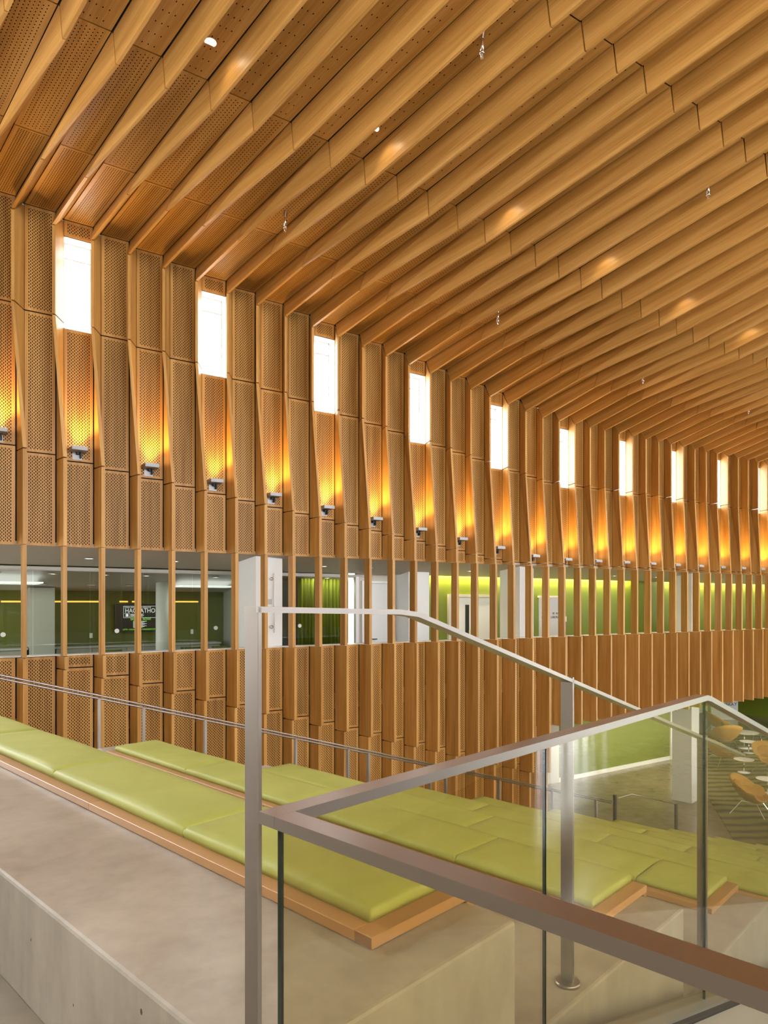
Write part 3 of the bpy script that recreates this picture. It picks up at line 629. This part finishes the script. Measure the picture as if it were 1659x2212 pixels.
def cushion(u0, u1, v0, v1, z, label, group):
    nu, nv, h, r = 14, 8, 0.045, 0.010
    bm = bmesh.new(); c = lambda t: (t, 0)
    def prof(t, n):       # grid line positions bunched at the edges
        return 0.5 - 0.5 * math.cos(math.pi * (0.12 + 0.76 * t)) 
    us = [u0 + 0.003] + [u0 + r + (u1 - u0 - 2 * r) * k / nu for k in range(nu + 1)] + [u1 - 0.003]
    vs = [v0] + [v0 + r + (v1 - v0 - 2 * r) * k / nv for k in range(nv + 1)] + [v1]
    grid = {}
    for a, uu in enumerate(us):
        for b2, vv in enumerate(vs):
            ea = a in (0, len(us) - 1); eb = b2 in (0, len(vs) - 1)
            su = (uu - u0) / (u1 - u0); sv = (vv - v0) / (v1 - v0)
            bulge = 0.007 * (max(0, math.sin(math.pi * su)) ** 0.35) * (max(0, math.sin(math.pi * sv)) ** 0.4) + 0.003 * math.sin(uu * 5.1 + vv * 3) * math.sin(vv * 9)
            zz = z + h - (0.006 if (ea or eb) else 0) + (bulge if not (ea or eb) else -0.003)
            grid[a, b2] = bm.verts.new(U * uu + V * vv + Z * zz)
    na, nb = len(us), len(vs)
    for a in range(na - 1):
        for b2 in range(nb - 1): bm.faces.new((grid[a, b2], grid[a + 1, b2], grid[a + 1, b2 + 1], grid[a, b2 + 1]))
    ring = [(a, 0) for a in range(na)] + [(na - 1, b2) for b2 in range(1, nb)] + [(a, nb - 1) for a in range(na - 2, -1, -1)] + [(0, b2) for b2 in range(nb - 2, 0, -1)]
    cu, cv = (u0 + u1) / 2, (v0 + v1) / 2
    lowr, midr = [], []
    for key in ring:
        co_ = grid[key].co; d = co_ - (U * cu + V * cv + Z * co_.z)
        wob = 0.002 * math.sin(key[0] * 1.7 + key[1])
        midr.append(bm.verts.new(Vector((co_.x, co_.y, z + h * 0.45)) + d.normalized() * (0.004 + wob)))
        lowr.append(bm.verts.new(Vector((co_.x, co_.y, z)) - d.normalized() * 0.004))
    n = len(ring)
    for j in range(n):
        k2 = (j + 1) % n
        bm.faces.new((grid[ring[j]], midr[j], midr[k2], grid[ring[k2]])); bm.faces.new((midr[j], lowr[j], lowr[k2], midr[k2]))
    bm.faces.new(lowr)
    o = bm_done('seat_cushion', bm, 'cushion_vinyl', None, UVZ, smooth=True)
    return tag(o, label, 'cushion', group)
for k in range(1, 11):
    s = SEAMS.get(k)
    if s is None:
        s = [1.49]; x = u_left(k)
        r = [x]
        while r[-1] - 1.41 > 1.9: r.append(r[-1] - 1.41)
        s = [1.49] + r[::-1]
    for j, (a, c) in enumerate(zip(s, s[1:])):
        end = ['end cushion next to the steel handrail', 'second cushion from the steel handrail', 'third cushion from the steel handrail', 'fourth cushion from the steel handrail', 'fifth cushion from the steel handrail'][j]
        cushion(a + 0.002, c - 0.002, v_nose(k) - 0.40, v_nose(k) + 0.022, top_of(k) + 0.038, 'lime green vinyl %s of the %s bench' % (end, ORD[k - 1]), 'cushions of the %s bench' % ORD[k - 1])
# landing, side stair and aisle along the oak wall
tag(box('floor_landing', -4.0, 14.0, -5.0, 0.872, E - 1.62, E - 1.42, 'landing_concrete', None, UVZ), 'brown polished landing behind the top concrete step', 'floor', kind='structure')
bm = bmesh.new(); k = 0
x = -1.0
while x < 16.0 and z_aisle(x) > 0.1:
    bm_box(bm, x, x + 0.61, 7.3, D + 0.04, max(0.0, z_aisle(x) - 1.5), z_aisle(x)); x += 0.61
tag(bm_done('aisle_stair', bm, 'concrete'), 'concrete aisle stair between the benches and the oak wall', 'stair', kind='structure')

# ------------------------------------------------------------------ steel handrail with flat posts beside the benches
def flat_bar(name, pts, wu, h, parent, mat='steel'):
    """bar following (u, v, z) points, wu wide along U, h thick"""
    vs, fs, uv = [], [], []
    for (u, v, z) in pts:
        for du, dz in ((-wu / 2, -h), (wu / 2, -h), (wu / 2, 0), (-wu / 2, 0)): vs.append(U * (u + du) + V * v + Z * (z + dz))
    n = len(pts)
    for k in range(n - 1):
        for j in range(4): fs.append((4 * k + j, 4 * k + (j + 1) % 4, 4 * k + 4 + (j + 1) % 4, 4 * k + 4 + j))
    fs += [(3, 2, 1, 0), tuple(4 * n - 4 + j for j in range(4))]
    bm = bmesh.new(); vv = [bm.verts.new(p) for p in vs]
    for f in fs: bm.faces.new([vv[j] for j in f])
    return bm_done(name, bm, mat, parent, UVZ)
HU = 1.30
hr = empty('steel_handrail', U * HU + V * 2.377 + Z * top_of(2), 'brushed steel handrail on flat posts stepping down beside the benches', 'handrail')
flat_bar('rail', [(HU - 0.0, 0.915, E - 0.008), (HU, 1.40, E - 0.018), (HU, 1.476, E - 0.026), (HU, 1.55, E - 0.047), (HU, 4.5, E - 0.047 - 0.2945 * 2.95)], 0.05, 0.014, hr)
for k, v in enumerate((0.926, 2.377, 3.837)):
    zt = E - 0.008 if k == 0 else E - 0.047 - 0.2945 * (v - 1.55) + 0.008
    p = box('post', HU - 0.025, HU + 0.027, v - 0.006, v + 0.006, top_of(k + 1), zt, 'steel', hr, UVZ, bevel=0.0015, seg=1)
    c = U * HU + V * v + Z * top_of(k + 1); lathe('base_flange', [(0.048, 0), (0.048, 0.010), (0.044, 0.013)], 'steel', hr, 20, c)
# glass guard of the stair, with steel cap
gu, gv, ze = 0.95, 0.725, E - 0.36
gg = empty('glass_guard', U * gu + V * 1.8 + Z * (E - 1.42), 'frameless glass stair guard with brushed steel cap rail', 'guardrail')
flat_bar('cap_rail', [(gu, gv - 0.022, ze), (gu, 2.80, ze), (gu, 2.84, ze - 0.008), (gu, 8.0, ze - 0.008 - 0.297 * 5.16)], 0.044, 0.021, gg)
box('cap_rail', -3.0, gu - 0.0225, gv - 0.022, gv + 0.022, ze - 0.021, ze - 0.0002, 'steel', gg, UVZ)
zc = lambda v: E - 1.207 - 0.292 * max(0.0, v - 1.60)
def pane_v(v0, v1):
    t = lambda v: ze - 0.02 - (0.297 * (v - 2.82) if v > 2.82 else 0)
    A = [U * (gu - 0.004), U * (gu + 0.004)]; vs = []
    for v in (v0, v1):
        for a in A: vs += [a + V * v + Z * (zc(v) - 0.02), a + V * v + Z * t(v)]
    # 0,1 inner start; 2,3 outer start; 4,5 inner end; 6,7 outer end
    o = raw('glass_pane', vs, [(0, 4, 5, 1), (2, 3, 7, 6), (1, 5, 7, 3), (0, 2, 6, 4), (0, 1, 3, 2), (4, 6, 7, 5)], 'clear_glass', gg)
    o.data.materials.append(M['glass_edge'])
    for f in (4, 5): o.data.polygons[f].material_index = 1
pane_v(gv + 0.012, 1.609); pane_v(1.615, 2.817); pane_v(2.823, 4.6); pane_v(4.606, 6.4)
o = box('glass_pane', -1.2, gu - 0.008, gv - 0.004, gv + 0.004, E - 1.42, ze - 0.02, 'clear_glass', gg, UVZ)
o.data.materials.append(M['glass_edge'])
for f in o.data.polygons:
    if abs(f.normal.dot(U)) > 0.9: f.material_index = 1
flat_bar('base_channel', [(gu, gv, zc(0)), (gu, 1.60, zc(1.60)), (gu, 8.0, zc(8.0))], 0.09, 0.10, gg, 'channel_grey')
flat_bar('gasket', [(gu - 0.055, gv, zc(0) - 0.01), (gu - 0.055, 1.60, zc(1.60) - 0.01), (gu - 0.055, 8.0, zc(8.0) - 0.01)], 0.02, 0.05, gg, 'rubber')
st = empty('stair_stringer', U * 0.5 + V * 3 + Z * (E - 1.9), 'light grey sloping stair stringer below the glass guard', 'stair', kind='structure')
flat_bar('stringer', [(0.43, 0.90, zc(0) - 0.02), (0.43, 1.60, zc(1.60) - 0.02), (0.43, 8.0, zc(8.0) - 0.02)], 0.90, 0.20, st, 'stringer_grey')

# handrail along the aisle on the oak wall side
ar = empty('aisle_handrail', (4, 7.4, z_aisle(4)), 'thin twin-bar steel handrail sloping along the aisle by the oak wall', 'handrail')
zr = lambda x: E - 0.545 - 0.2935 * x
for dy, dz in ((0.0, 0.0), (0.03, -0.035)): tube('rail', [(-1.0, 7.4 + dy, zr(0.35) + dz), (0.35, 7.4 + dy, zr(0.35) + dz), (9.3, 7.4 + dy, zr(9.3) + dz)], 0.011, 'steel', ar, 8)
for x in (0.1, 1.35, 1.79, 2.45, 3.55, 4.27, 4.57, 5.55, 5.82, 6.8, 7.9, 8.9): box('post', x - 0.012, x + 0.012, 7.395, 7.445, max(0, z_aisle(x) - 0.2), zr(max(x, 0.35)) - 0.03, 'steel', ar)
lr2 = empty('lounge_handrail', (10, 7.5, 1.2), 'low dark steel handrail at the foot of the aisle', 'handrail')
tube('rail', [(9.5, 7.45, E - 3.26), (9.85, 7.45, E - 3.25), (11.1, 7.45, E - 3.62)], 0.012, 'steel', lr2, 8)
for x, z in ((9.42, -3.2), (11.1, -3.61)): box('post', x - 0.02, x + 0.02, 7.43, 7.48, max(0.0, z_aisle(x) - 0.2), E + z, 'rubber', lr2)

# ------------------------------------------------------------------ lounge furniture
P = [(17.55, 9.92), (21.3, 13.1), (24.5, 15.2), (31.0, 20.5), (37.0, 17.0), (38.0, 6.0), (30.0, 2.5), (22.0, 4.2), (18.9, 8.45)]
n = len(P); vs = [(x, y, 0.0) for x, y in P] + [(x, y, 0.014) for x, y in P]
o = raw('lounge_rug', vs, [tuple(range(n - 1, -1, -1)), tuple(range(n, 2 * n))] + [(k, (k + 1) % n, n + (k + 1) % n, n + k) for k in range(n)], 'rug_stripes'); tag(o, 'large olive and brown striped rug on the lounge floor', 'rug')
Q = [(19.5, 10.1), (21.6, 10.2), (26.0, 7.0), (21.0, 7.2)]; vs = [(x, y, 0.014) for x, y in Q] + [(x, y, 0.020) for x, y in Q]  # green part of the rug pattern, laid as a thin sheet on top
o = raw('rug_green_patch', vs, [(3, 2, 1, 0), (4, 5, 6, 7)] + [(k, (k + 1) % 4, 4 + (k + 1) % 4, 4 + k) for k in range(4)], 'rug_green'); tag(o, 'plain green angular patch of the striped rug pattern', 'rug')

def womb():
    o = empty('lounge_chair', (0, 0, 0)); NA, NS = 36, 9; vs, fs = [], []
    def rim(t):
        s, c = math.sin(t), math.cos(t)          # +y is the back
        back = max(0.0, s) ** 0.95; side = abs(c) ** 3
        x = 0.50 * math.copysign(abs(c) ** 0.62, c) * (1 - 0.06 * back); y = 0.40 * math.copysign(abs(s) ** 0.72, s) + 0.07 * back
        z = 0.40 + 0.52 * back + 0.22 * side * (1 if s > -0.35 else 0.4)
        return Vector((x, y, z))
    c0 = Vector((0, -0.02, 0.30))
    for a in range(NA):
        r = rim(2 * math.pi * a / NA)
        for s in range(1, NS + 1):
            q = s / NS; p = c0.lerp(r, q ** 0.85); p.z = c0.z + (r.z - c0.z) * q ** (1.9 if r.z > 0.6 else 2.4); vs.append(p)
    vs.append(c0); cc = len(vs) - 1
    for a in range(NA):
        b2 = (a + 1) % NA; fs.append((cc, a * NS, b2 * NS))
        for s in range(NS - 1): fs.append((a * NS + s, a * NS + s + 1, b2 * NS + s + 1, b2 * NS + s))
    sh = raw('shell', vs, fs, 'ochre_felt', o, smooth=True); md = sh.modifiers.new('thickness', 'SOLIDIFY'); md.thickness = 0.035; md.offset = 1.0
    bm = bmesh.new()
    bmesh.ops.create_uvsphere(bm, u_segments=18, v_segments=8, radius=1.0)
    for v in bm.verts: v.co = Vector((v.co.x * 0.27, v.co.y * 0.27 - 0.07, 0.385 + v.co.z * 0.055))
    bm_done('seat_cushion', bm, 'ochre_dark', o, smooth=True)
    bm = bmesh.new(); bmesh.ops.create_uvsphere(bm, u_segments=18, v_segments=8, radius=1.0)
    for v in bm.verts: v.co = Vector((v.co.x * 0.25, v.co.y * 0.06 + 0.29 + v.co.z * 0.07, 0.64 + v.co.z * 0.17))
    bm_done('back_cushion', bm, 'ochre_dark', o, smooth=True)
    for sx in (-1, 1):
        tube('leg', [(0.22 * sx, -0.18, 0.33), (0.34 * sx, -0.38, 0.0)], 0.010, 'chrome', o, 6); tube('leg', [(0.22 * sx, 0.16, 0.33), (0.34 * sx, 0.40, 0.0)], 0.010, 'chrome', o, 6)
    tube('underframe', [(-0.22, -0.18, 0.33), (0.22, -0.18, 0.33), (0.22, 0.16, 0.33), (-0.22, 0.16, 0.33), (-0.22, -0.18, 0.33)], 0.010, 'chrome', o, 6)
    return o
wc = womb()
for k, (x, y, rz, s, lab) in enumerate(((20.9, 11.5, 0.30, 1.22, 'ochre shell lounge chair on the rug nearest the concrete seating, side on'), (26.3, 13.7, -0.55, 1.25, 'ochre shell lounge chair facing the concrete seating with its cushions showing'),
        (26.0, 15.5, 1.2, 1.2, 'ochre shell lounge chair between the green wall and the low white table'), (28.9, 17.0, 2.5, 1.3, 'ochre shell lounge chair turned with its broad back to the seating'),
        (31.8, 19.1, 0.95, 1.3, 'farthest ochre shell lounge chair, deep in the recess'), (31.6, 15.6, -0.8, 1.2, 'ochre shell lounge chair beside the dark green chairs'), (25.2, 11.0, -1.9, 1.12, 'ochre shell lounge chair at the rug edge behind the dark bag'))):
    o = wc if k == 0 else copy_tree(wc)
    o.location = (x, y, 0.028); o.rotation_euler = (0, 0, rz); o.scale = (s, s, s); tag(o, lab, 'chair', 'ochre lounge chairs')
def tulip(h, r):
    o = empty('side_table', (0, 0, 0))
    lathe('table_top', [(r * 0.94, h - 0.025), (r, h - 0.008), (r, h)], 'table_white', o, 28); lathe('stem', [(0.022, 0.02), (0.018, h * 0.5), (0.03, h - 0.02)], 'chrome', o, 12); lathe('base', [(r * 0.62, 0.0), (r * 0.62, 0.008), (0.03, 0.035)], 'table_white', o, 24)
    return o
t1 = tulip(0.50, 0.36); t2 = tulip(0.70, 0.60)
for k, (src, x, y, lab) in enumerate(((t1, 25.8, 14.45, 'low round white table beside the chair facing the seating'), (t1, 23.6, 12.4, 'low round white table between the two nearest ochre chairs'), (t1, 29.3, 16.2, 'low round white table behind the broad-backed ochre chair'), (t2, 30.2, 16.9, 'tall round white table by the dark green chairs'))):
    o = src if (k in (0, 3)) else copy_tree(src); o.location = (x, y, 0.014); tag(o, lab, 'table', 'white lounge tables')
def shell_chair():
    o = empty('green_shell_chair', (0, 0, 0)); vs, fs = [], []
    for a in range(13):
        t = a / 12
        if t < 0.5: y, z = -0.22 + 0.44 * t * 2, 0.45 - 0.03 * math.sin(math.pi * t * 2)
        else: y, z = 0.22 + 0.10 * (t - 0.5) * 2, 0.45 + 0.38 * (t - 0.5) * 2
        for b2 in range(9):
            s = -1 + b2 / 4; w2 = 0.25 - 0.05 * abs(t - 0.45); vs.append((s * w2, y - 0.06 * s * s * (t > 0.5), z + 0.05 * s * s * (t < 0.6)))
    for a in range(12):
        for b2 in range(8): fs.append((a * 9 + b2, a * 9 + b2 + 1, a * 9 + b2 + 10, a * 9 + b2 + 9))
    sh = raw('shell', vs, fs, 'olive_plastic', o, smooth=True); md = sh.modifiers.new('thickness', 'SOLIDIFY'); md.thickness = 0.02
    for sx in (-1, 1):
        for sy in (-1, 1): tube('leg', [(0.14 * sx, 0.14 * sy, 0.43), (0.2 * sx, 0.2 * sy, 0)], 0.011, 'chrome', o, 6)
    return o
g1 = shell_chair(); g1.location = (31.4, 17.0, 0.024); g1.rotation_euler = (0, 0, -0.9); tag(g1, 'dark green plastic shell chair pushed to the tall white table', 'chair', 'dark green chairs')
g2 = copy_tree(g1); g2.location = (31.0, 18.1, 0.024); g2.rotation_euler = (0, 0, 0.4); tag(g2, 'dark green plastic shell chair behind the tall white table', 'chair', 'dark green chairs')
bag = empty('dark_bag', (24.2, 11.5, 0.014), 'soft dark bag slumped on the rug beside an ochre chair', 'bag')
bm = bmesh.new(); bmesh.ops.create_uvsphere(bm, u_segments=16, v_segments=10, radius=1.0)
for v in bm.verts: v.co = Vector((24.2 + v.co.x * 0.26 * (1.1 - 0.25 * v.co.z), 11.5 + v.co.y * 0.17, 0.014 + 0.23 + max(-0.23, v.co.z * 0.27 + 0.02 * math.sin(v.co.x * 9))))
bm_done('body', bm, 'rubber', bag, smooth=True); tube('strap', [(24.06, 11.5, 0.42), (24.1, 11.5, 0.60), (24.3, 11.5, 0.60), (24.34, 11.5, 0.42)], 0.012, 'rubber', bag, 6)
